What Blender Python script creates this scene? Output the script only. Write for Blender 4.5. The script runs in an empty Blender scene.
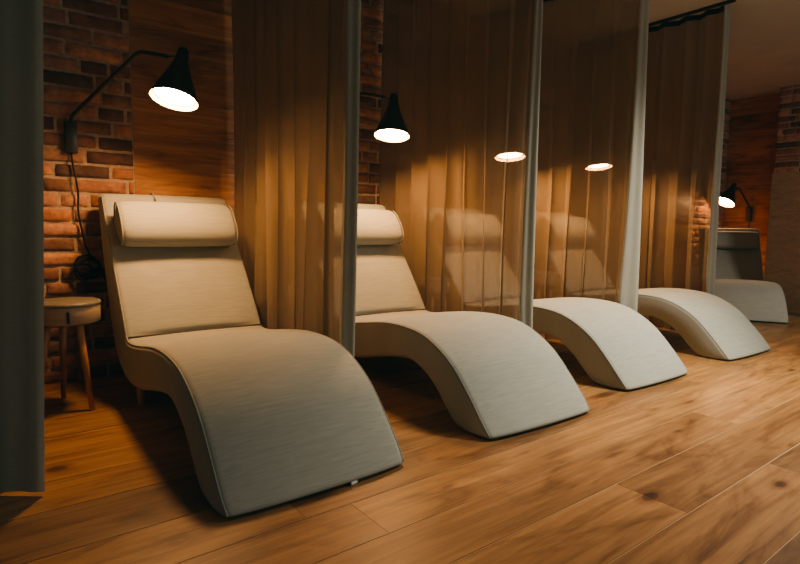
import bpy, bmesh, math, random
from mathutils import Vector, Matrix
random.seed(7)
C = bpy.context.scene.collection
PI = math.pi
WY = 3.42            # brick face of the back wall
FX = 8.2             # face of the far end wall
CZ = 2.62            # ceiling height

# ------------------------------------------------------------------ materials
def mat(name, base=(.5,.5,.5), rough=.6, metal=0.0):
    m = bpy.data.materials.new(name); m.use_nodes = True
    nt = m.node_tree; b = nt.nodes['Principled BSDF']
    b.inputs['Base Color'].default_value = (*base, 1)
    b.inputs['Roughness'].default_value = rough
    b.inputs['Metallic'].default_value = metal
    return m, nt, b
def N(nt, t, **kw):
    n = nt.nodes.new(t)
    for k, v in kw.items():
        if k in n.inputs: n.inputs[k].default_value = v
        else: setattr(n, k, v)
    return n
def ramp(nt, stops):
    r = nt.nodes.new('ShaderNodeValToRGB'); e = r.color_ramp.elements
    while len(e) < len(stops): e.new(.5)
    for i, (p, c) in enumerate(stops):
        e[i].position = p; e[i].color = (*c, 1) if len(c) == 3 else c
    return r
def mixc(nt, mode, fac=1.0):
    n = nt.nodes.new('ShaderNodeMix'); n.data_type = 'RGBA'; n.blend_type = mode
    n.inputs[0].default_value = fac; return n
def coords(nt, kind='Object', scale=(1,1,1), rot=(0,0,0)):
    tc = nt.nodes.new('ShaderNodeTexCoord'); mp = nt.nodes.new('ShaderNodeMapping')
    mp.inputs['Scale'].default_value = scale; mp.inputs['Rotation'].default_value = rot
    nt.links.new(tc.outputs[kind], mp.inputs['Vector']); return mp
def bump(nt, b, hsock, strength, dist):
    bp = nt.nodes.new('ShaderNodeBump'); bp.inputs['Strength'].default_value = strength; bp.inputs['Distance'].default_value = dist
    nt.links.new(hsock, bp.inputs['Height']); nt.links.new(bp.outputs['Normal'], b.inputs['Normal'])

def fabric(name, col, dark=.90):
    m, nt, b = mat(name, col, .85)
    mp = coords(nt, 'Object', (9, 130, 130)); n1 = N(nt, 'ShaderNodeTexNoise', Scale=1.0, Detail=3.0)
    nt.links.new(mp.outputs[0], n1.inputs['Vector'])
    mp2 = coords(nt, 'Object', (3, 3, 3)); n2 = N(nt, 'ShaderNodeTexNoise', Scale=1.0, Detail=4.0)
    nt.links.new(mp2.outputs[0], n2.inputs['Vector'])
    r = ramp(nt, [(.3, tuple(c*dark for c in col)), (.7, tuple(min(1, c*1.07) for c in col))])
    nt.links.new(n1.outputs['Fac'], r.inputs[0])
    r2 = ramp(nt, [(.3, (.9,.9,.9)), (.7, (1,1,1))]); nt.links.new(n2.outputs['Fac'], r2.inputs[0])
    x = mixc(nt, 'MULTIPLY'); nt.links.new(r.outputs[0], x.inputs[6]); nt.links.new(r2.outputs[0], x.inputs[7])
    nt.links.new(x.outputs[2], b.inputs['Base Color'])
    bump(nt, b, n1.outputs['Fac'], .2, .001)
    b.inputs['Sheen Weight'].default_value = .15
    return m
M = {}
M['fabric'] = fabric('linen_upholstery', (.45,.455,.39))
M['piping'] = fabric('piping_cord', (.36,.355,.30))
M['crease'] = mat('crease_shade_dark', (.12,.10,.075), .9)[0]
M['black'] = mat('black_powder_coat', (.026,.027,.023), .38)[0]
M['reflect'] = mat('cream_reflector', (.75,.62,.42), .5)[0]
M['cable'] = mat('black_cable', (.008,.008,.008), .5)[0]

def wood_simple(name, c1, c2, axis_scale=(2, 2, 14), rough=.45, fine=6):
    m, nt, b = mat(name, c1, rough)
    mp = coords(nt, 'Object', axis_scale)
    n = N(nt, 'ShaderNodeTexNoise', Scale=float(fine), Detail=8.0, Distortion=1.2)
    nt.links.new(mp.outputs[0], n.inputs['Vector'])
    r = ramp(nt, [(.3, c1), (.7, c2)]); nt.links.new(n.outputs['Fac'], r.inputs[0])
    nt.links.new(r.outputs[0], b.inputs['Base Color'])
    return m
M['legwood'] = wood_simple('beech_leg', (.42,.2,.08), (.58,.31,.13), (12, 12, 2))
M['stoolwood'] = wood_simple('pale_grey_veneer', (.15,.135,.10), (.22,.20,.15), (3, 14, 3))
M['stoolband'] = wood_simple('stool_drum_side', (.36,.26,.16), (.46,.34,.22), (2, 2, 16))
M['board'] = wood_simple('pressed_wood_board', (.23,.125,.065), (.33,.19,.10), (1, 2, 5), .5, 4)

def plank_mat(name, cols, rough, seed, attr='plank', knots=()):
    """wood whose per-plank tone comes from a face attribute, with grain, knots and blotches."""
    m, nt, b = mat(name, cols[0], rough)
    at = nt.nodes.new('ShaderNodeAttribute'); at.attribute_name = attr
    uv = nt.nodes.new('ShaderNodeUVMap'); uv.uv_map = 'grain'
    def mapd(scale):
        mp = nt.nodes.new('ShaderNodeMapping'); mp.inputs['Scale'].default_value = scale
        nt.links.new(uv.outputs[0], mp.inputs['Vector']); return mp
    # long streaks
    n1 = N(nt, 'ShaderNodeTexNoise', Scale=1.0, Detail=9.0, Roughness=.62, Distortion=.6)
    nt.links.new(mapd((1.6, 26, 1)).outputs[0], n1.inputs['Vector'])
    n2 = N(nt, 'ShaderNodeTexNoise', Scale=1.25, Detail=6.0, Distortion=1.8, Roughness=.6)
    nt.links.new(mapd((1.3, 5.5, 1)).outputs[0], n2.inputs['Vector'])
    # cathedral figure
    w = N(nt, 'ShaderNodeTexWave', Scale=1.0, Distortion=9.0, Detail=3.0)
    w.bands_direction = 'Y'; nt.links.new(mapd((.55, 9, 1)).outputs[0], w.inputs['Vector'])
    r1 = ramp(nt, [(.25, cols[0]), (.55, cols[1]), (.8, cols[2])]); nt.links.new(n1.outputs['Fac'], r1.inputs[0])
    r2 = ramp(nt, [(.30, (.40,.30,.24)), (.42, (.78,.72,.66)), (.52, (.98,.96,.93)), (.8, (1.12,1.12,1.08))]); nt.links.new(n2.outputs['Fac'], r2.inputs[0])
    x1 = mixc(nt, 'MULTIPLY', .85); nt.links.new(r1.outputs[0], x1.inputs[6]); nt.links.new(r2.outputs[0], x1.inputs[7])
    r3 = ramp(nt, [(0, (.80,.74,.68)), (.5, (1,1,1))]); nt.links.new(w.outputs['Fac'], r3.inputs[0])
    x2 = mixc(nt, 'MULTIPLY', .35); nt.links.new(x1.outputs[2], x2.inputs[6]); nt.links.new(r3.outputs[0], x2.inputs[7])
    # knots
    v = N(nt, 'ShaderNodeTexVoronoi', Scale=1.0); nt.links.new(mapd((1.15, 3.4, 1)).outputs[0], v.inputs['Vector'])
    r4 = ramp(nt, [(0, (.10,.06,.04)), (.035, (.22,.13,.08)), (.075, (.62,.5,.42)), (.15, (1,1,1))]); nt.links.new(v.outputs['Distance'], r4.inputs[0])
    x3 = mixc(nt, 'MULTIPLY', .9); nt.links.new(x2.outputs[2], x3.inputs[6]); nt.links.new(r4.outputs[0], x3.inputs[7])
    x4 = mixc(nt, 'MULTIPLY'); nt.links.new(x3.outputs[2], x4.inputs[6]); nt.links.new(at.outputs['Color'], x4.inputs[7])
    last = x4.outputs[2]
    for (kx, ky, rx, ry) in knots:      # dark knots in the boards, warped ellipses in the floor's own coordinates
        tc = nt.nodes.new('ShaderNodeTexCoord'); nz = N(nt, 'ShaderNodeTexNoise', Scale=14.0, Detail=3.0); nt.links.new(tc.outputs['Object'], nz.inputs['Vector'])
        ad = nt.nodes.new('ShaderNodeVectorMath'); ad.operation = 'MULTIPLY_ADD'; ad.inputs[1].default_value = (.03,.015,0)
        nt.links.new(nz.outputs['Color'], ad.inputs[0]); nt.links.new(tc.outputs['Object'], ad.inputs[2])
        sb = nt.nodes.new('ShaderNodeVectorMath'); sb.operation = 'SUBTRACT'; sb.inputs[1].default_value = (kx+.015, ky+.0075, 0); nt.links.new(ad.outputs[0], sb.inputs[0])
        ml = nt.nodes.new('ShaderNodeVectorMath'); ml.operation = 'MULTIPLY'; ml.inputs[1].default_value = (1/rx, 1/ry, 0); nt.links.new(sb.outputs[0], ml.inputs[0])
        ln = nt.nodes.new('ShaderNodeVectorMath'); ln.operation = 'LENGTH'; nt.links.new(ml.outputs[0], ln.inputs[0])
        kr = ramp(nt, [(0, (.16,.10,.08)), (.38, (.28,.17,.12)), (.5, (.62,.5,.42)), (1, (1,1,1))]); nt.links.new(ln.outputs['Value'], kr.inputs[0])
        kx_ = mixc(nt, 'MULTIPLY', .95 if ry > .03 else .65); nt.links.new(last, kx_.inputs[6]); nt.links.new(kr.outputs[0], kx_.inputs[7]); last = kx_.outputs[2]
    nt.links.new(last, b.inputs['Base Color'])
    rr = nt.nodes.new('ShaderNodeMapRange'); rr.inputs[3].default_value = rough-.08; rr.inputs[4].default_value = rough+.12
    nt.links.new(n2.outputs['Fac'], rr.inputs[0]); nt.links.new(rr.outputs[0], b.inputs['Roughness'])
    bump(nt, b, n1.outputs['Fac'], .18, .003)
    return m
M['floor'] = plank_mat('oiled_oak_floor', [(.26,.13,.050), (.45,.25,.100), (.62,.38,.175)], .40, 1, knots=[(1.69,.865,.085,.042),(2.14,.645,.07,.035),(2.81,1.263,.09,.02),(.18,2.2,.07,.05),(2.35,1.10,.05,.016),(3.3,.9,.07,.02),(1.2,1.30,.06,.02),(.62,2.36,.10,.02),(4.0,1.2,.07,.03),(1.9,1.12,.12,.018)])
M['clad'] = plank_mat('red_pine_cladding', [(.36,.15,.06), (.62,.32,.14), (.80,.50,.26)], .5, 2)
M['gapdark'] = mat('dark_joint', (.04,.02,.01), .9)[0]
M['gaplight'] = mat('filled_joint', (.72,.50,.27), .6)[0]

def brick_mat():
    m, nt, b = mat('old_red_brick', (.4,.13,.07), .9)
    at = nt.nodes.new('ShaderNodeAttribute'); at.attribute_name = 'plank'
    mp = coords(nt, 'Object', (1,1,1)); n = N(nt, 'ShaderNodeTexNoise', Scale=22.0, Detail=9.0, Roughness=.7)
    nt.links.new(mp.outputs[0], n.inputs['Vector'])
    n2 = N(nt, 'ShaderNodeTexNoise', Scale=7.0, Detail=5.0); nt.links.new(mp.outputs[0], n2.inputs['Vector'])
    r = ramp(nt, [(.25, (.34,.16,.105)), (.5, (.64,.33,.21)), (.72, (.78,.48,.33)), (.9, (.72,.50,.37))]); nt.links.new(n.outputs['Fac'], r.inputs[0])
    r2 = ramp(nt, [(.3, (.62,.56,.55)), (.6, (1,1,1))]); nt.links.new(n2.outputs['Fac'], r2.inputs[0])
    x = mixc(nt, 'MULTIPLY'); nt.links.new(r.outputs[0], x.inputs[6]); nt.links.new(at.outputs['Color'], x.inputs[7])
    x2 = mixc(nt, 'MULTIPLY', .7); nt.links.new(x.outputs[2], x2.inputs[6]); nt.links.new(r2.outputs[0], x2.inputs[7])
    nt.links.new(x2.outputs[2], b.inputs['Base Color'])
    bump(nt, b, n.outputs['Fac'], .7, .01)
    return m
M['brick'] = brick_mat()
def mortar_mat():
    m, nt, b = mat('lime_mortar', (.45,.33,.24), .95)
    mp = coords(nt); n = N(nt, 'ShaderNodeTexNoise', Scale=30.0, Detail=8.0, Roughness=.7)
    nt.links.new(mp.outputs[0], n.inputs['Vector'])
    r = ramp(nt, [(.3, (.36,.26,.19)), (.55, (.60,.46,.34)), (.85, (.72,.60,.47))]); nt.links.new(n.outputs['Fac'], r.inputs[0])
    nt.links.new(r.outputs[0], b.inputs['Base Color']); bump(nt, b, n.outputs['Fac'], .8, .012)
    return m
M['mortar'] = mortar_mat()
def plaster():
    m, nt, b = mat('ceiling_plaster', (.5,.45,.38), .9)
    mp = coords(nt); n = N(nt, 'ShaderNodeTexNoise', Scale=3.0, Detail=6.0)
    nt.links.new(mp.outputs[0], n.inputs['Vector'])
    r = ramp(nt, [(.3, (.66,.63,.56)), (.7, (.74,.70,.62))]); nt.links.new(n.outputs['Fac'], r.inputs[0])
    nt.links.new(r.outputs[0], b.inputs['Base Color']); bump(nt, b, n.outputs['Fac'], .1, .01)
    return m
M['plaster'] = plaster()

def sheer(name, col, trans, transl):
    """sheer woven curtain: woven threads (diffuse + translucent) with holes between them"""
    m = bpy.data.materials.new(name); m.use_nodes = True; nt = m.node_tree; nt.nodes.clear()
    out = nt.nodes.new('ShaderNodeOutputMaterial')
    d = N(nt, 'ShaderNodeBsdfDiffuse'); t = N(nt, 'ShaderNodeBsdfTranslucent'); tr = N(nt, 'ShaderNodeBsdfTransparent')
    uv = nt.nodes.new('ShaderNodeUVMap'); uv.uv_map = 'cloth'
    mp = nt.nodes.new('ShaderNodeMapping'); mp.inputs['Scale'].default_value = (55, 380, 1); nt.links.new(uv.outputs[0], mp.inputs['Vector'])
    n = N(nt, 'ShaderNodeTexNoise', Scale=1.0, Detail=3.0); nt.links.new(mp.outputs[0], n.inputs['Vector'])
    r = ramp(nt, [(.3, tuple(c*.78 for c in col)), (.7, col)]); nt.links.new(n.outputs['Fac'], r.inputs[0])
    nt.links.new(r.outputs[0], d.inputs['Color']); nt.links.new(r.outputs[0], t.inputs['Color'])
    m1 = nt.nodes.new('ShaderNodeMixShader'); m1.inputs[0].default_value = transl
    nt.links.new(d.outputs[0], m1.inputs[1]); nt.links.new(t.outputs[0], m1.inputs[2])
    m2 = nt.nodes.new('ShaderNodeMixShader')
    mr = nt.nodes.new('ShaderNodeMapRange'); mr.inputs[1].default_value = .3; mr.inputs[2].default_value = .7
    mr.inputs[3].default_value = max(0, trans-.06); mr.inputs[4].default_value = trans+.06
    nt.links.new(n.outputs['Fac'], mr.inputs[0]); nt.links.new(mr.outputs[0], m2.inputs[0])
    nt.links.new(m1.outputs[0], m2.inputs[1]); nt.links.new(tr.outputs[0], m2.inputs[2])
    nt.links.new(m2.outputs[0], out.inputs[0])
    return m
M['sheer'] = sheer('sheer_curtain', (.36,.27,.175), .165, .38)
M['hem'] = sheer('folded_hem', (.52,.51,.43), .03, .15)
M['darksheer'] = M['sheer']
def glow(name, col, s):
    m = bpy.data.materials.new(name); m.use_nodes = True; nt = m.node_tree; nt.nodes.clear()
    o = nt.nodes.new('ShaderNodeOutputMaterial'); e = N(nt, 'ShaderNodeEmission', Strength=s); e.inputs[0].default_value = (*col, 1)
    nt.links.new(e.outputs[0], o.inputs[0]); return m
M['glow'] = glow('warm_diffuser_glow', (1.0,.54,.23), 185)
M['glowrim'] = glow('amber_rim_glow', (1.0,.42,.10), 14)
M['glowfar'] = glow('warm_diffuser_glow_dim', (1.0,.52,.22), 130)

# ------------------------------------------------------------------ helpers
def obj(name, bm, m, parent=None, smooth=True):
    me = bpy.data.meshes.new(name); bmesh.ops.recalc_face_normals(bm, faces=bm.faces); bm.to_mesh(me); bm.free()
    if smooth: me.polygons.foreach_set('use_smooth', [True]*len(me.polygons))
    for mm in (m if isinstance(m, (list, tuple)) else [m]): me.materials.append(mm)
    o = bpy.data.objects.new(name, me); C.objects.link(o)
    if parent: o.parent = parent
    return o
def thing(name, label, cat, loc=(0,0,0), rotz=0, group=None):
    o = bpy.data.objects.new(name, None); C.objects.link(o); o.empty_display_size = .05
    o.location = loc; o.rotation_euler = (0,0,rotz); o['label'] = label; o['category'] = cat
    if group: o['group'] = group
    return o
def dup(root, loc, rotz=0, label=None):
    r = root.copy(); C.objects.link(r); r.location = loc; r.rotation_euler = (0,0,rotz)
    if label: r['label'] = label
    for ch in list(root.children):
        c = ch.copy(); C.objects.link(c); c.parent = r
        for g in list(ch.children):
            d = g.copy(); C.objects.link(d); d.parent = c
    return r
def add_box(bm, c, s, rz=0, bevel=0):
    r = bmesh.ops.create_cube(bm, size=1, matrix=Matrix.Translation(c) @ Matrix.Rotation(rz, 4, 'Z') @ Matrix.Diagonal((*s, 1)))
    if bevel:
        es = list({e for v in r['verts'] for e in v.link_edges})
        bmesh.ops.bevel(bm, geom=es, offset=bevel, segments=2, affect='EDGES', profile=.6)
def add_tube(bm, pts, rad, seg=10, closed_ends=True):
    pts = [Vector(p) for p in pts]; n = len(pts)
    rads = rad if isinstance(rad, (list, tuple)) else [rad]*n
    tang = [(pts[min(i+1, n-1)] - pts[max(i-1, 0)]).normalized() for i in range(n)]
    up = Vector((0,0,1)) if abs(tang[0].z) < .9 else Vector((1,0,0))
    nrm = (up - tang[0]*up.dot(tang[0])).normalized(); rings = []
    for i in range(n):
        nrm = (nrm - tang[i]*nrm.dot(tang[i])).normalized(); bn = tang[i].cross(nrm)
        rings.append([bm.verts.new(pts[i] + (nrm*math.cos(a) + bn*math.sin(a))*rads[i]) for a in [2*PI*k/seg for k in range(seg)]])
    for a, b in zip(rings, rings[1:]):
        for k in range(seg): bm.faces.new((a[k], a[(k+1)%seg], b[(k+1)%seg], b[k]))
    if closed_ends: bm.faces.new(rings[0][::-1]); bm.faces.new(rings[-1])
def add_lathe(bm, prof, seg=32, mtx=Matrix()):
    """prof: list of (r, z)"""
    rings = []
    for r, z in prof:
        if r < 1e-5: rings.append([bm.verts.new(mtx @ Vector((0,0,z)))])
        else: rings.append([bm.verts.new(mtx @ Vector((r*math.cos(2*PI*k/seg), r*math.sin(2*PI*k/seg), z))) for k in range(seg)])
    for a, b in zip(rings, rings[1:]):
        if len(a) == 1 and len(b) == 1: continue
        if len(a) == 1:
            for k in range(seg): bm.faces.new((a[0], b[k], b[(k+1)%seg]))
        elif len(b) == 1:
            for k in range(seg): bm.faces.new((a[k], a[(k+1)%seg], b[0]))
        else:
            for k in range(seg): bm.faces.new((a[k], a[(k+1)%seg], b[(k+1)%seg], b[k]))
def spline(pts, n):
    """Catmull-Rom resample"""
    P = [Vector(p) for p in pts]; P = [2*P[0]-P[1]] + P + [2*P[-1]-P[-2]]; out = []
    segs = len(P)-3
    for s in range(n+1):
        u = s/n*segs; i = min(int(u), segs-1); t = u-i
        a, b, c, d = P[i:i+4]
        out.append(.5*((2*b) + (c-a)*t + (2*a-5*b+4*c-d)*t*t + (3*b-a-3*c+d)*t**3))
    return out

# ------------------------------------------------------------------ room shell
def plank_field(name, origin, ux, uy, u0, u1, v0, v1, rows, gap, m, parent=None, lengths=(1.4, 2.4), tone=.16, struct=True, joints=None, t=.012, tint=None):
    """planks running along ux, stacked along uy, as one mesh of thin raised faces; grain UV and tone per plank"""
    bm = bmesh.new(); uvl = bm.loops.layers.uv.new('grain'); cl = bm.loops.layers.color.new('plank')
    eg = .0006; o = Vector(origin); ux = Vector(ux); uy = Vector(uy); nz = ux.cross(uy)
    for ri, (a, b) in enumerate(rows):
        x = u0 - (random.random()*1.2 if joints is None else 0)
        cuts = []
        while x < u1:
            L = random.uniform(*lengths); cuts.append((x, min(x+L, u1))); x += L
        for (c, d) in cuts:
            c2 = max(c, u0)
            if d - c2 < .02: continue
            q = [o+ux*(c2+eg)+uy*(a+gap/2), o+ux*(d-eg)+uy*(a+gap/2), o+ux*(d-eg)+uy*(b-gap/2), o+ux*(c2+eg)+uy*(b-gap/2)]
            vs = [bm.verts.new(p) for p in q]; f = bm.faces.new(vs)
            k = 1 + random.uniform(-tone, tone*.8); w = random.uniform(-.04, .04)
            if tint: k *= tint(ri, c)
            off = (random.uniform(0, 50), random.uniform(0, 50))
            for l, (uu, vv) in zip(f.loops, ((c2, a), (d, a), (d, b), (c2, b))):
                l[uvl].uv = (uu+off[0], vv+off[1]); l[cl] = (k, k*(1-w*.5), k*(1-w), 1)
            lo = [bm.verts.new(p-nz*t) for p in q]
            for i in range(4):
                f2 = bm.faces.new((vs[i], lo[i], lo[(i+1)%4], vs[(i+1)%4]))
                for l in f2.loops: l[uvl].uv = off; l[cl] = (k*.45, k*.4, k*.35, 1)
    ob = obj(name, bm, m, parent, smooth=False)
    if struct and not parent: ob['kind'] = 'structure'
    return ob

# floor: planks along X. seam positions measured from the photo around y 0.4-1.5
ys = [.02 + .24*k for k in range(-17, 0)] + [.02, .26, .50, .74, .98, 1.185, 1.39, 1.615, 1.88, 2.10, 2.32, 2.54, 2.77, 3.0, 3.22, 3.46]
rows = list(zip(ys, ys[1:]))
floor = plank_field('floor', (0,0,0), (1,0,0), (0,1,0), -3.0, FX+.1, 0, 0, rows, .0038, M['floor'], lengths=(2.0, 3.4), tone=.2, t=.0015)
bm = bmesh.new(); add_box(bm, (2.6, -.30, -.0112), (11.4, 7.6, .02)); fb = obj('floor_joint_filler', bm, M['gaplight'], floor, smooth=False)

# brick facing
def brick_face(name, u0, u1, z0, z1, place, parent, m=M['brick'], seed=1, depth=.016):
    rnd = random.Random(seed); bm = bmesh.new(); cl = bm.loops.layers.color.new('plank')
    course, mort = .0785, .014; z = z0; i = 0
    while z < z1-.02:
        zz = min(z+course-mort, z1)
        x = u0 - rnd.choice((0, .13, .065, .2)) ; j = i
        while x < u1:
            L = .255 if (j % 2 == 0 or rnd.random() < .45) else .125
            a, b = max(x, u0), min(x+L, u1)
            if b-a > .025:
                jit = lambda s=.004: rnd.uniform(-s, s)
                k = rnd.uniform(.55, 1.12); kr = rnd.uniform(.92, 1.08)
                out = depth + jit(.004)
                # irregular bevelled brick: front face inset grid
                e = .007
                nx = max(2, int((b-a)/.035)); nzz = 3
                front = []
                for q in range(nzz+1):
                    row = []
                    for p in range(nx+1):
                        fx, fz = p/nx, q/nzz
                        px = a+e + (b-a-2*e)*fx + jit(.0028 if 0 < p < nx else .0045)
                        pz = z+e*.8 + (zz-z-1.6*e)*fz + jit(.0025 if 0 < q < nzz else .0038)
                        edge = (p in (0, nx)) + (q in (0, nzz))
                        row.append(bm.verts.new(place(px, out - edge*.0025 + jit(.0016), pz)))
                    front.append(row)
                fs = []
                for q in range(nzz):
                    for p in range(nx): fs.append(bm.faces.new((front[q][p], front[q][p+1], front[q+1][p+1], front[q+1][p])))
                ring = front[0][:] + [front[q][nx] for q in range(1, nzz+1)] + front[nzz][-2::-1] + [front[q][0] for q in range(nzz-1, 0, -1)]
                cx, cz = (a+b)/2, (z+zz)/2
                back = []
                nr = len(ring)
                cnt = [(p/nx, 0) for p in range(nx+1)] + [(1, q/nzz) for q in range(1, nzz+1)] + [(p/nx, 1) for p in range(nx-1, -1, -1)] + [(0, q/nzz) for q in range(nzz-1, 0, -1)]
                for (fx, fz) in cnt:
                    back.append(bm.verts.new(place(a+(b-a)*fx + jit(.002), 0, z+(zz-z)*fz + jit(.002))))
                for q in range(nr): fs.append(bm.faces.new((ring[q], back[q], back[(q+1)%nr], ring[(q+1)%nr])))
                for f in fs:
                    for l in f.loops: l[cl] = (k*kr, k, k/kr, 1)
            x += L+mort; j += 1
        z += course; i += 1
    return obj(name, bm, m, parent, smooth=True)

bm = bmesh.new(); add_box(bm, (2.6, WY+.110, CZ/2), (11.6, .2, CZ)); wall = obj('wall_back', bm, M['mortar'], smooth=False); wall['kind'] = 'structure'
back = lambda u, d, z: Vector((u, WY+.012-d, z))
for s, (a, b) in enumerate(((-2.9, .715), (1.98, 2.80), (4.05, 4.72), (7.3, FX+.04))):
    brick_face('brick_facing', a, b, .0, CZ, back, wall, seed=11+s)
def clad_rows(z0, hs):
    r = []; z = z0; i = 0
    while z < CZ: r.append((z, min(z+hs[i % len(hs)], CZ))); z += hs[i % len(hs)]; i += 1
    return r
for (a, b) in ((.715, 1.98), (2.80, 4.05), (4.72, 7.3)):
    plank_field('wood_cladding', (0, WY+.006, 0), (1,0,0), (0,0,1), a+.004, b-.004, 0, 0, clad_rows(0, (.19,.20,.21,.19,.16,.22)), .003, M['clad'], wall, lengths=(1.3, 2.2), tone=.2, t=.012)

# far end wall
bm = bmesh.new(); add_box(bm, (FX+.15, .5, CZ/2), (.2, 7.0, CZ)); fw = obj('wall_end', bm, M['mortar'], smooth=False); fw['kind'] = 'structure'
endp = lambda u, d, z: Vector((FX+.05-d, -u, z))
plank_field('wood_cladding', (FX+.03, 0, 0), (0,-1,0), (0,0,1), -3.43, -2.76, 0, 0, clad_rows(0, (.2,.21,.19,.2)), .003, M['clad'], fw, lengths=(1.6, 2.4), tone=.2, t=.012)
# projecting brick pier on the end wall
bm = bmesh.new(); add_box(bm, (FX-.10, 1.54, CZ/2), (.32, 2.4, CZ)); pier = obj('wall_pier', bm, M['mortar'], smooth=False); pier['kind'] = 'structure'
brick_face('brick_facing', -2.75, -.35, 0, CZ, lambda u, d, z: Vector((FX-.26+.004-d, -u, z)), pier, seed=37)
brick_face('brick_facing', FX-.26, FX+.02, 0, CZ, lambda u, d, z: Vector((u, 2.74-.002+d, z)), pier, seed=38)

bm = bmesh.new(); add_box(bm, (2.6, .3, CZ+.05), (11.6, 6.7, .1)); o = obj('ceiling', bm, M['plaster'], smooth=False); o['kind'] = 'structure'

# ------------------------------------------------------------------ lounger
W = .675
UL = [((3.318,1.000),(3.395,.982)), ((3.27,.925),(3.375,.87)), ((3.205,.835),(3.345,.74)), ((3.10,.70),(3.29,.60)), ((3.00,.570),(3.225,.46)),
      ((2.91,.452),(3.16,.345)), ((2.85,.37),(3.09,.245)), ((2.818,.328),(3.00,.175)), ((2.77,.318),(2.90,.135)), ((2.66,.326),(2.76,.118)),
      ((2.50,.350),(2.58,.135)), ((2.32,.378),(2.38,.18)), ((2.15,.385),(2.20,.215)), ((2.00,.370),(2.08,.222)), ((1.88,.328),(1.98,.19)),
      ((1.765,.258),(1.90,.14)), ((1.665,.160),(1.83,.072)), ((1.585,.070),(1.765,.016)), ((1.54,.014),(1.72,.003))]
Y0 = 2.5   # local origin in y
def build_lounger(label, group):
    root = thing('chaise_lounge', label, 'lounger', (0,0,0), 0, group)
    ups = spline([(u[0]-Y0, u[1], 0) for u, l in UL], 84); lows = spline([(l[0]-Y0, l[1], 0) for u, l in UL], 84)
    # section template: (x fraction side, v) with rounded corners
    ru, rl = .030, .028
    def section(U, L, w, shrink=0.0, crown=.010):
        T = (U-L).length; h = w/2; pts = []
        nu = (U-L).normalized()
        def P(x, t):   # t distance above L along thickness
            q = L + nu*t; return Vector((x, q.x, q.y))
        def arc(cx, ct, r, a0, a1, n=5): return [(cx + r*math.cos(a0+(a1-a0)*k/n), ct + r*math.sin(a0+(a1-a0)*k/n)) for k in range(n+1)]
        r1 = min(ru, T*.45); r2 = min(rl, T*.45)
        loop = []
        loop += arc(h-r2, r2, r2, -PI/2, 0)
        for k in range(1, 4): loop.append((h + .006*math.sin(PI*k/4), r2 + (T-r1-r2)*k/4))
        loop += arc(h-r1, T-r1, r1, 0, PI/2)
        for k in range(1, 10):
            f = k/10; loop.append((h-r1 - (w-2*r1)*f, T + crown*math.sin(PI*f)**.6))
        loop += arc(-h+r1, T-r1, r1, PI/2, PI)
        for k in range(1, 4): loop.append((-h - .006*math.sin(PI*k/4), T-r1 - (T-r1-r2)*k/4))
        loop += arc(-h+r2, r2, r2, PI, 1.5*PI)
        for k in range(1, 6): loop.append((-h+r2 + (w-2*r2)*k/6, 0))
        return [P(x, t) for x, t in loop]
    bm = bmesh.new(); rings = []
    n = len(ups)
    def capring(U, L, s, dirv, d, w0=W):
        mid = (U+L)/2; T = (U-L).length; k = max(.02, (T-2*s)/T)
        return section(mid+(U-mid)*k+dirv*d, mid+(L-mid)*k+dirv*d, w0-2*s)
    dt = ((ups[0]+lows[0])/2 - (ups[2]+lows[2])/2).normalized(); db = ((ups[-1]+lows[-1])/2 - (ups[-3]+lows[-3])/2).normalized()
    secs = [capring(ups[0], lows[0], s, dt, d) for s, d in ((.036,.022),(.022,.019),(.010,.012),(.003,.004))]
    cren = 7/18*84
    for i in range(n):
        near = math.exp(-((i-cren)/1.2)**2)
        tp = max(0, (i-(n-8))/7); secs.append(section(ups[i], lows[i], W-.014*tp**2.2, crown=.016-.028*near))
    secs += [capring(ups[-1], lows[-1], s, Vector((-.35,-.1,0)), d, W-.014) for s, d in ((.004,.006),(.014,.014),(.03,.016))]
    for s in secs: rings.append([bm.verts.new(p) for p in s])
    m = len(rings[0])
    for a, b in zip(rings, rings[1:]):
        for k in range(m): bm.faces.new((a[k], a[(k+1)%m], b[(k+1)%m], b[k]))
    bm.faces.new(rings[0][::-1]); bm.faces.new(rings[-1])
    for v in bm.verts: v.co.z = max(v.co.z, .001)
    obj('upholstered_body', bm, M['fabric'], root)
    for sx in (-1, 1):
        bm = bmesh.new(); pts = []
        for i in range(0, n):
            U, L = ups[i], lows[i]; nu = (U-L).normalized(); q = U - nu*.0085
            tp = max(0, (i-(n-8))/7)
            pts.append((sx*((W-.014*tp**2.2)/2-.0085), q.x, max(q.y, .008)))
        add_tube(bm, pts, .0036, 6); obj('piping', bm, M['piping'], root)
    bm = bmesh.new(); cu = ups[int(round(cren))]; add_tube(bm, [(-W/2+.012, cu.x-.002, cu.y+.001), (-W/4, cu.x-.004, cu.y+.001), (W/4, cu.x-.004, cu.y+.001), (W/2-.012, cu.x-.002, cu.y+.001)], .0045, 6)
    obj('crease_shade_line', bm, M['crease'], root)  # thin dark tube painting the shade line where back meets seat
    # headrest bolster
    face = Vector((3.27-2.95, .925-.50)).normalized(); nrm = Vector((-face.y, face.x))
    ctr = Vector((3.166-Y0, .826)) + nrm*.048
    bm = bmesh.new(); rings = []
    hw = .290; seg = 28
    st = [(-hw-.006,.55),(-hw,.80),(-hw+.006,.90),(-hw+.022,.97),(-hw+.06,1.0)] + [(-hw+.06+(2*hw-.12)*k/8, 1.0+.02*math.sin(PI*k/8)) for k in range(1,8)] + [(hw-.06,1.0),(hw-.022,.97),(hw-.006,.90),(hw,.80),(hw+.006,.55)]
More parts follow.
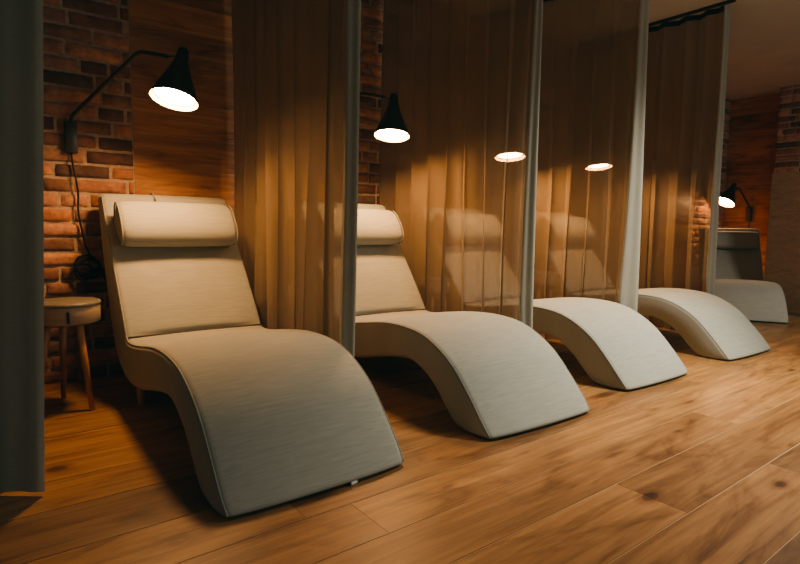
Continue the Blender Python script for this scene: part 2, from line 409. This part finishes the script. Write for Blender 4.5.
    for x, s in st:
        ring = []
        for k in range(seg):
            a = 2*PI*k/seg; ca, sa = math.cos(a), math.sin(a)
            rr = s*(1+.012*math.sin(9*a+x*40)*(1 if abs(x) > hw-.05 else .2))
            ex = .132*math.copysign(abs(ca)**.85, ca)*rr; ey = .068*math.copysign(abs(sa)**.85, sa)*rr
            q = ctr + face*ex + nrm*ey; ring.append(bm.verts.new((x, q.x, q.y)))
        rings.append(ring)
    for a, b in zip(rings, rings[1:]):
        for k in range(seg): bm.faces.new((a[k], a[(k+1)%seg], b[(k+1)%seg], b[k]))
    bm.faces.new(rings[0][::-1]); bm.faces.new(rings[-1])
    bol = obj('headrest_bolster', bm, M['fabric'], root)
    for sx in (-1, 1):
        bm = bmesh.new(); pts = []
        for k in range(33):
            a = 2*PI*k/32; ca, sa = math.cos(a), math.sin(a)
            q = ctr + face*(.132*.94*math.copysign(abs(ca)**.85, ca)) + nrm*(.068*.94*math.copysign(abs(sa)**.85, sa)); pts.append((sx*(hw+.001), q.x, q.y))
        add_tube(bm, pts, .0042, 6, False); obj('bolster_piping', bm, M['piping'], bol)
    # strap over the top edge
    bm = bmesh.new()
    for sx in (-.075,):
        q0 = ctr + face*.100 + nrm*.02
        pl = [(q0.x, q0.y), (3.30-Y0, 1.004), (3.325-Y0, 1.024), (3.375-Y0, 1.024), (3.407-Y0, .99), (3.401-Y0, .90)]
        for (a, b) in zip(pl, pl[1:]):
            v = [bm.verts.new((sx+dx, p[0], p[1]+.002)) for p in (a, b) for dx in (-.004, .004)]
            bm.faces.new((v[0], v[1], v[3], v[2]))
    obj('strap', bm, M['piping'], root)
    for sx in (-1, 1):
        bm = bmesh.new(); add_tube(bm, [(sx*.285, 2.79-Y0, .0), (sx*.285, 2.79-Y0, .06), (sx*.285, 2.785-Y0, .13)], [.014, .017, .021], 14)
        obj('leg', bm, M['legwood'], root)
    bm = bmesh.new(); add_box(bm, (0, 2.70-Y0, .128), (.52, .05, .022)); add_box(bm, (0, 2.42-Y0, .165), (.50, .04, .02)); obj('under_frame', bm, M['black'], root, smooth=False)
    return root
LX = [.528, 1.622, 2.700, 3.908]
lg = 'matching curved loungers set side by side between the curtains'
labels = ['grey curved lounger nearest the camera, beside the round stool and under the nearest lamp',
          'second grey curved lounger, between the first and second tall sheer curtains from the left bay',
          'third grey curved lounger in the row, its backrest mostly hidden by the tall curtain',
          'fourth grey curved lounger, smallest of the parallel row, only its arched leg rest showing',
          'distant lounger turned across the far corner, in front of the small end wall lamp']
L0 = build_lounger(labels[0], lg)
L0.location = (LX[0]-.008+W/2, Y0-.035, 0)
for i in (1, 2, 3): dup(L0, (LX[i]+W/2, Y0 + (0, -.075, -.015, -.035)[i], 0), math.radians((0, -2.2, -1.0, -1.6)[i]), labels[i])
FAR = (6.60, 2.56)
bm = bmesh.new(); add_box(bm, (.10, 1.528-Y0, .008), (.030, .006, .010), rz=.3, bevel=.001); tg = obj('care_tag', bm, mat('white_label_cloth', (.85,.85,.8), .8)[0], L0); tg['label'] = 'tiny white sewn tag'
far = dup(L0, (FAR[0], FAR[1], 0), math.radians(-60), labels[4]); [bpy.data.objects.remove(c) for c in list(far.children) if c.name.startswith('care_tag')]; far.scale = (.93, .93, .88)

# ------------------------------------------------------------------ curtains
def curtain(x0, yend, ywall, label, seed, folds=10, hemw=.07, ztop=CZ-.035, lean=0.0, amp=.048, hemtop=.05, leanx=0.0):
    rnd = random.Random(seed)
    t = thing('sheer_curtain', label, 'curtain', (x0, yend, 0), 0, 'tall sheer curtains dividing the lounger bays')
    nf = folds; per = 14; nu = nf*per; nv = 36; Ln = ywall-yend
    ph = [rnd.uniform(-.6, .6) for _ in range(nf+1)]; am = [rnd.uniform(.65, 1.2) for _ in range(nf+1)]
    ph2 = [rnd.uniform(-1, 1) for _ in range(nf+1)]
    bm = bmesh.new(); uvl = bm.loops.layers.uv.new('cloth'); grid = []
    def hemw_at(z):
        d = 1-z/ztop; s_ = min(1, max(0, (z-.05)/.35)) if seed != 5 else 1; return (hemtop + (hemw-hemtop)*d**1.3 + .006*math.sin(5*d+seed)) * (.5+.5*s_)
    def hemright(z):
        d = 1-z/ztop; return Vector((.02, lean*d + .006*math.sin(4*d+seed), z))
    def hemleft(z):
        return hemright(z) + Vector((-.8, .6, 0))*hemw_at(z)
    def P(i, z):
        u = i/nu; f = u*nf; k = min(int(f), nf-1); w = f-k
        a = am[k]*(1-w)+am[k+1]*w; p = ph[k]*(1-w)+ph[k+1]*w; p2 = ph2[k]*(1-w)+ph2[k+1]*w
        d = 1-z/ztop
        ang = 2*PI*f + p*(.3+.7*d) + p2*.5*math.sin(2.2*d+k)
        x = amp*(.72+.5*d)*a*math.sin(ang) + .012*d*math.sin(2.1*ang+p2*3) + .008*math.sin(5*d+p2*4)
        lf = hemleft(z); b = min(1, u*nf*1.6); b = b*b*(3-2*b)
        x = x*b + lf.x*(1-b); yy = lf.y + (Ln-lf.y)*u + .016*math.sin(2*ang)*(.6+d*.5)*b
        return Vector((x + leanx*z/ztop, yy, z))
    for j in range(nv+1):
        z = .012 + (ztop-.012)*j/nv
        grid.append([bm.verts.new(P(i, z)) for i in range(nu+1)])
    for j in range(nv):
        for i in range(nu):
            f = bm.faces.new((grid[j][i], grid[j][i+1], grid[j+1][i+1], grid[j+1][i]))
            for l, (a, b) in zip(f.loops, ((i, j), (i+1, j), (i+1, j+1), (i, j+1))): l[uvl].uv = (a/per*.3, b/nv*ztop)
    obj('cloth', bm, M['sheer'], t)
    # turned-out leading hem
    bm = bmesh.new(); uvl = bm.loops.layers.uv.new('cloth'); g = []
    for j in range(nv+1):
        z = .012 + (ztop-.012)*j/nv; a = hemleft(z); b = hemright(z); off = Vector((leanx*z/ztop, 0, 0)); nn = Vector((-.6, -.8, 0))
        row = []
        for k in range(7):
            f = k/6; row.append(bm.verts.new(a.lerp(b, f) + off + nn*(.004+.002*math.sin(PI*f) + .004*math.sin(3*PI*f))))
        for k in range(7):
            f = 1-k/6; row.append(bm.verts.new(a.lerp(b, f*.99) + off + nn*(.001)))
        g.append(row)
    for j in range(nv):
        for k in range(14):
            k2 = (k+1) % 14
            f = bm.faces.new((g[j][k], g[j][k2], g[j+1][k2], g[j+1][k]))
            for l, (a, b) in zip(f.loops, ((k, j), (k+1, j), (k+1, j+1), (k, j+1))): l[uvl].uv = (a*.012, b/nv*ztop)
    obj('leading_hem', bm, M['hem'], t)
    # gathered heading tape with hooks
    bm = bmesh.new(); tp = [P(i, ztop) + Vector((0,0,-.006)) for i in range(0, nu+1, 2)]
    v0 = None
    for p in tp:
        a, b = bm.verts.new(p + Vector((-.003,0,.008))), bm.verts.new(p + Vector((-.003,0,-.034)))
        if v0: bm.faces.new((v0[0], a, b, v0[1]))
        v0 = (a, b)
    obj('heading_tape', bm, M['cable'], t)
    return t
def rail(x0, yend, ywall, label):
    bm = bmesh.new(); add_box(bm, (x0, (yend+ywall)/2, CZ-.011), (.028, ywall-yend+.06, .022), bevel=.003)
    o = obj('curtain_rail', bm, M['black']); o['label'] = label; o['category'] = 'curtain rail'; o['group'] = 'ceiling rails carrying the sheer curtains'
CX = [.108, 1.285, 2.409, 3.473, 4.679]
cl = ['dark curtain cut by the left edge of the picture, in front of the round stool',
      'sheer curtain between the first and second loungers, strongly lit near the floor, edge hem grey',
      'widest looking sheer curtain in the middle, glowing lamp seen through its right half',
      'sheer curtain between the third and fourth loungers with a wide flaring hem',
      'furthest sheer curtain, its wavy hooked top edge visible below the ceiling']
YE = [2.0, 1.975, 1.985, 1.985, 2.02]
for i in range(5):
    curtain(CX[i], YE[i], WY-.05, cl[i], 5+i*3, folds=(8, 8, 8, 8, 8)[i], hemw=(.16,.068,.085,.160,.070)[i], hemtop=(.14,.064,.040,.048,.050)[i],
            lean=(0,.075,-.03,-.03,-.05)[i], leanx=(.105,0,0,0,0)[i], amp=(.022,.048,.046,.050,.040)[i])
    rail(CX[i], YE[i]-.02, WY-.06, ['ceiling rail above the leftmost dark curtain', 'ceiling rail above the curtain between the first and second loungers', 'ceiling rail above the curtain between the second and third loungers',
          'ceiling rail above the curtain between the third and fourth loungers', 'dark ceiling rail over the wavy top of the furthest curtain'][i])

# ------------------------------------------------------------------ stools
def build_stool():
    t = thing('side_stool', '', 'stool', (0,0,0), 0, 'round three-legged drum stools beside the loungers')
    R, zt, zb = .150, .500, .402
    bm = bmesh.new(); add_lathe(bm, [(0, zt), (R-.012, zt), (R-.004, zt-.003), (R, zt-.009), (R, zt-.016), (R-.002, zt-.018), (0, zt-.018)], 48); obj('top', bm, M['stoolwood'], t)
    bm = bmesh.new(); add_lathe(bm, [(0, zt-.018), (R-.006, zt-.018), (R-.004, zt-.022), (R-.004, zb+.006), (R-.008, zb), (0, zb)], 48); obj('drum', bm, M['stoolband'], t)
    bm = bmesh.new(); a0 = math.radians(-93)
    v = []
    add_box(bm, ((R-.002)*math.cos(a0), (R-.002)*math.sin(a0), zb+.036), (.012, .012, .052), rz=a0, bevel=.003); obj('pull_tab', bm, M['black'], t)
    for a in (-60, 95, 200):
        a = math.radians(a); bm = bmesh.new()
        add_tube(bm, [(.085*math.cos(a), .085*math.sin(a), zb+.002), (.115*math.cos(a), .115*math.sin(a), .22), (.150*math.cos(a), .150*math.sin(a), 0.0)], [.017, .0155, .011], 14)
        obj('leg', bm, M['legwood'], t)
    return t
S0 = build_stool(); S0.location = (.306, 2.94, 0); S0.scale = (.96, .96, 1); S0['label'] = 'round drum stool with wooden legs standing beside the nearest lounger, against the brick wall'
for i, lb in ((1, 'round stool seen faintly through the curtain right of the nearest lounger'), (2, 'round stool seen faintly through the curtain behind the second lounger'), (3, 'round stool behind the curtain next to the third lounger')):
    st = dup(S0, ((0, 1.462, 2.564, 3.71)[i], 2.95, 0), .1*i, lb)
    st.scale = (1, .86, .70, .96)[i], (1, .86, .70, .96)[i], 1

# ------------------------------------------------------------------ lamps
def lamp(mount, arm, head, tip, label, wall_n=(0,-1,0), R=.112, H=.205, glowm=None, cable=None, scale=1.0):
    """mount: centre of wall box; arm: list of points; head: centre of the opening; tip: top of the shade neck"""
    t = thing('wall_lamp', label, 'lamp', mount, 0, 'black cone wall lamps over the loungers')
    mo = Vector(mount); n = Vector(wall_n)
    bm = bmesh.new(); sx = .05 if abs(n.y) > .5 else .03; sy = .03 if abs(n.y) > .5 else .05
    add_box(bm, (0,0,0), (sx*1.1*scale, sy*scale, .160*scale), bevel=.004); obj('mount', bm, M['black'], t)
    bm = bmesh.new(); ap = [Vector(p)-mo for p in arm]
    pts = []
    for i, p in enumerate(ap):
        if 0 < i < len(ap)-1:
            a = p + (ap[i-1]-p).normalized()*.03; b = p + (ap[i+1]-p).normalized()*.03
            for k in range(5):
                f = k/4; pts.append(a*(1-f)**2 + p*2*f*(1-f) + b*f*f)
        else: pts.append(p)
    add_tube(bm, pts, .0095*scale, 10); obj('arm', bm, M['black'], t)
    h = Vector(head)-mo; tp = Vector(tip)-mo; ax = (tp-h); Ht = ax.length; ax.normalize()
    q = Vector((0,0,1)).rotation_difference(ax).to_matrix().to_4x4(); mx = Matrix.Translation(h) @ q
    bm = bmesh.new()
    prof = [(R,0), (R*.92,.09*Ht), (R*.77,.24*Ht), (R*.61,.40*Ht), (R*.46,.55*Ht), (R*.345,.68*Ht), (R*.275,.78*Ht), (R*.245,.88*Ht), (R*.225,.965*Ht), (R*.18,1.0*Ht), (0,1.0*Ht)]
    inner = [(R*.60,.34*Ht), (R*.79,.17*Ht), (R*.90,.08*Ht), (R*.975,0)]
    lip = [(0,.36*Ht), (R*.60,.355*Ht), (R*.81,.175*Ht), (R*.93,.07*Ht), (R*.975,-.001)]
    add_lathe(bm, prof[::-1] + lip[::-1], 40, mx); sh = obj('lamp_shade', bm, M['black'], t)
    bm = bmesh.new(); add_lathe(bm, inner, 40, mx); obj('reflector', bm, M['reflect'], sh)
    bm = bmesh.new(); add_lathe(bm, [(0,.085*Ht-.004), (R*.5,.085*Ht-.002), (R*.80,.087*Ht)], 40, mx); df = obj('diffuser', bm, glowm or M['glow'], t)
    bm = bmesh.new(); add_lathe(bm, [(R*.80,.087*Ht), (R*.885,.09*Ht)], 40, mx); obj('diffuser_rim', bm, M['glowrim'], df)
    # pin joint between arm end and neck
    neck = h + ax*Ht*.86; bm = bmesh.new(); add_tube(bm, [ap[-1], neck], .0035*scale, 8); obj('joint_pin', bm, M['black'], t)
    if cable:
        bm = bmesh.new(); cp = spline([Vector(p)-mo for p in cable], 160); add_tube(bm, cp, .0048*scale, 6); obj('cable', bm, M['cable'], t)
    return t
def coil(c, r, n, turns=3, seed=0):
    rnd = random.Random(seed); pts = []
    for k in range(turns*14):
        a = 2*PI*k/14; w = k/(turns*14)
        rr = r*(1+.18*math.sin(a*.37+seed)); pts.append((c[0]+rr*math.cos(a)*.95+.012*math.sin(w*9), c[1]-.004-.018*w, c[2]+rr*math.sin(a)*(.75+.2*math.sin(w*5))+.02*math.cos(w*7)))
    return pts
Yw = WY-.02
def bay_lamp(dx, label, tilt, dy=0, head=(.772,2.80,1.443), neck=(.83,2.80,1.66), arm=True):
    hx, hy, hz = head
    mx = (.412+dx, Yw-.008, 1.300)
    armp = [(mx[0], Yw-.012, 1.375), (mx[0]+.002, Yw-.018, 1.405), (.665+dx, 2.99, 1.688), (.762+dx, 2.86, 1.655)]
    cab = [(mx[0]-.003, Yw-.005, 1.225), (mx[0]+.004, Yw-.006, 1.15), (mx[0]+.022, Yw-.006, 1.02), (mx[0]+.018, Yw-.007, .92), (mx[0]+.034, Yw-.006, .80), (mx[0]+.05, Yw-.006, .72)] + coil((mx[0]+.040, Yw-.010, .615), .056, 1, 4, int(dx*3)) + [(mx[0]+.13, Yw-.006, .56), (mx[0]+.16, Yw-.006, .45), (mx[0]+.17, Yw-.006, .3)]
    return lamp(mx, armp, (hx+dx, hy+dy, hz), (neck[0]+dx, neck[1]+dy, neck[2]), label, cable=cab)
bay_lamp(0, 'black cone lamp on a bent arm over the nearest lounger, the most tilted shade', 0, neck=(.838,2.85,1.70))
bay_lamp(1.285, 'lit black cone lamp over the second lounger, just right of the first curtain hem', 0, neck=(.815,2.84,1.675), head=(.772,2.80,1.413))
bay_lamp(2.365, 'lit cone lamp glowing through the middle curtain, over the third lounger', 0, neck=(.800,2.84,1.625), head=(.772,2.80,1.375))
bay_lamp(3.490, 'lit cone lamp glowing through the curtain right of the middle, over the fourth lounger', 0, neck=(.790,2.84,1.635), head=(.772,2.80,1.385))
lamp((FX+.002, 3.09, 1.09), [(FX-.02, 3.09, 1.16), (FX-.03, 3.09, 1.20), (FX-.22, 3.15, 1.42), (FX-.36, 3.17, 1.40)],
     (FX-.50, 3.20, 1.225), (FX-.36, 3.15, 1.47), 'small distant cone lamp on the wooden end wall above the turned lounger', wall_n=(-1,0,0), R=.125, glowm=M['glowfar'],
     cable=[(FX+.01, 3.09, 1.01), (FX+.01, 3.085, .9), (FX+.01, 3.10, .7), (FX+.01, 3.09, .5)], scale=1.2)

# ------------------------------------------------------------------ leaning wooden board partition at the right
t = thing('wooden_partition', 'tall brown wooden board screen standing at the right edge behind the far lounger', 'partition', (6.62, 1.36, 0))
bm = bmesh.new(); add_box(bm, (.03, 0, .54), (.05, 1.90, 1.03), bevel=.004); obj('lower_panel', bm, M['board'], t, smooth=False)
bm = bmesh.new(); add_box(bm, (.03, 0, 1.262), (.05, 1.90, .405), bevel=.004); obj('upper_panel', bm, M['board'], t, smooth=False)
bm = bmesh.new(); add_box(bm, (.035, 0, .01), (.075, 1.92, .02), bevel=.003); obj('plinth', bm, M['stoolwood'], t, smooth=False)

# ------------------------------------------------------------------ camera
A = [[0.79583, 0.04994, -0.60346], [-0.60538, 0.08724, -0.79114], [0.01313, 0.99493, 0.09966]]
cam = bpy.data.cameras.new('camera'); co = bpy.data.objects.new('camera', cam); C.objects.link(co)
co.matrix_world = Matrix.Translation((0, 0, .8586)) @ Matrix(A).to_4x4()
cam.sensor_width = 36; cam.lens = 552.5/800*36; cam.clip_start = .05
bpy.context.scene.camera = co

# ------------------------------------------------------------------ light
def area(name, loc, target, size, power, col, sizey=None, spread=None):
    l = bpy.data.lights.new(name, 'AREA'); l.energy = power; l.color = col; l.size = size
    if sizey: l.shape = 'RECTANGLE'; l.size_y = sizey
    if spread: l.spread = math.radians(spread)
    o = bpy.data.objects.new(name, l); C.objects.link(o); o.location = loc
    o.rotation_euler = (Vector(target)-Vector(loc)).to_track_quat('-Z', 'Y').to_euler(); return o
def spot(name, loc, target, power, col, ang, blend, r=.25):
    l = bpy.data.lights.new(name, 'SPOT'); l.energy = power; l.color = col; l.spot_size = math.radians(ang); l.spot_blend = blend; l.shadow_soft_size = r
    o = bpy.data.objects.new(name, l); C.objects.link(o); o.location = loc
    o.rotation_euler = (Vector(target)-Vector(loc)).to_track_quat('-Z', 'Y').to_euler(); return o
spot('key_room_spot', (3.7, .5, 2.5), (2.9, 1.6, 0), 375, (1.0,.93,.79), 84, 1.0)
area('front_fill_light', (4.6, -3.6, 1.5), (4.6, 2.0, 1.35), 3.2, 36, (1.0,.99,.90), sizey=1.4)  # added soft fill out of view, brightens lounger fronts, hems and ceiling
spot('far_room_spot', (5.0, .2, 2.5), (6.2, 2.0, .0), 95, (1.0,.92,.80), 90, 1.0)
w = bpy.data.worlds.new('world'); bpy.context.scene.world = w; w.use_nodes = True
bg = w.node_tree.nodes['Background']; bg.inputs[0].default_value = (.28,.50,.48,1); bg.inputs[1].default_value = .12

sc = bpy.context.scene
sc.view_settings.view_transform = 'AgX'; sc.view_settings.look = 'AgX - Medium High Contrast'; sc.view_settings.exposure = 0.1
vs = sc.view_settings; vs.use_curve_mapping = True; cm = vs.curve_mapping
cm.use_clip = False
for k, v in ((0, .0012), (1, .0075), (2, .0075)): cm.curves[k].points[0].location = (0, v)
cm.update()
sc.cycles.use_denoising = True
sc.cycles.max_bounces = 10; sc.cycles.transparent_max_bounces = 24; sc.cycles.sample_clamp_indirect = 6
sc.cycles.caustics_reflective = False; sc.cycles.caustics_refractive = False
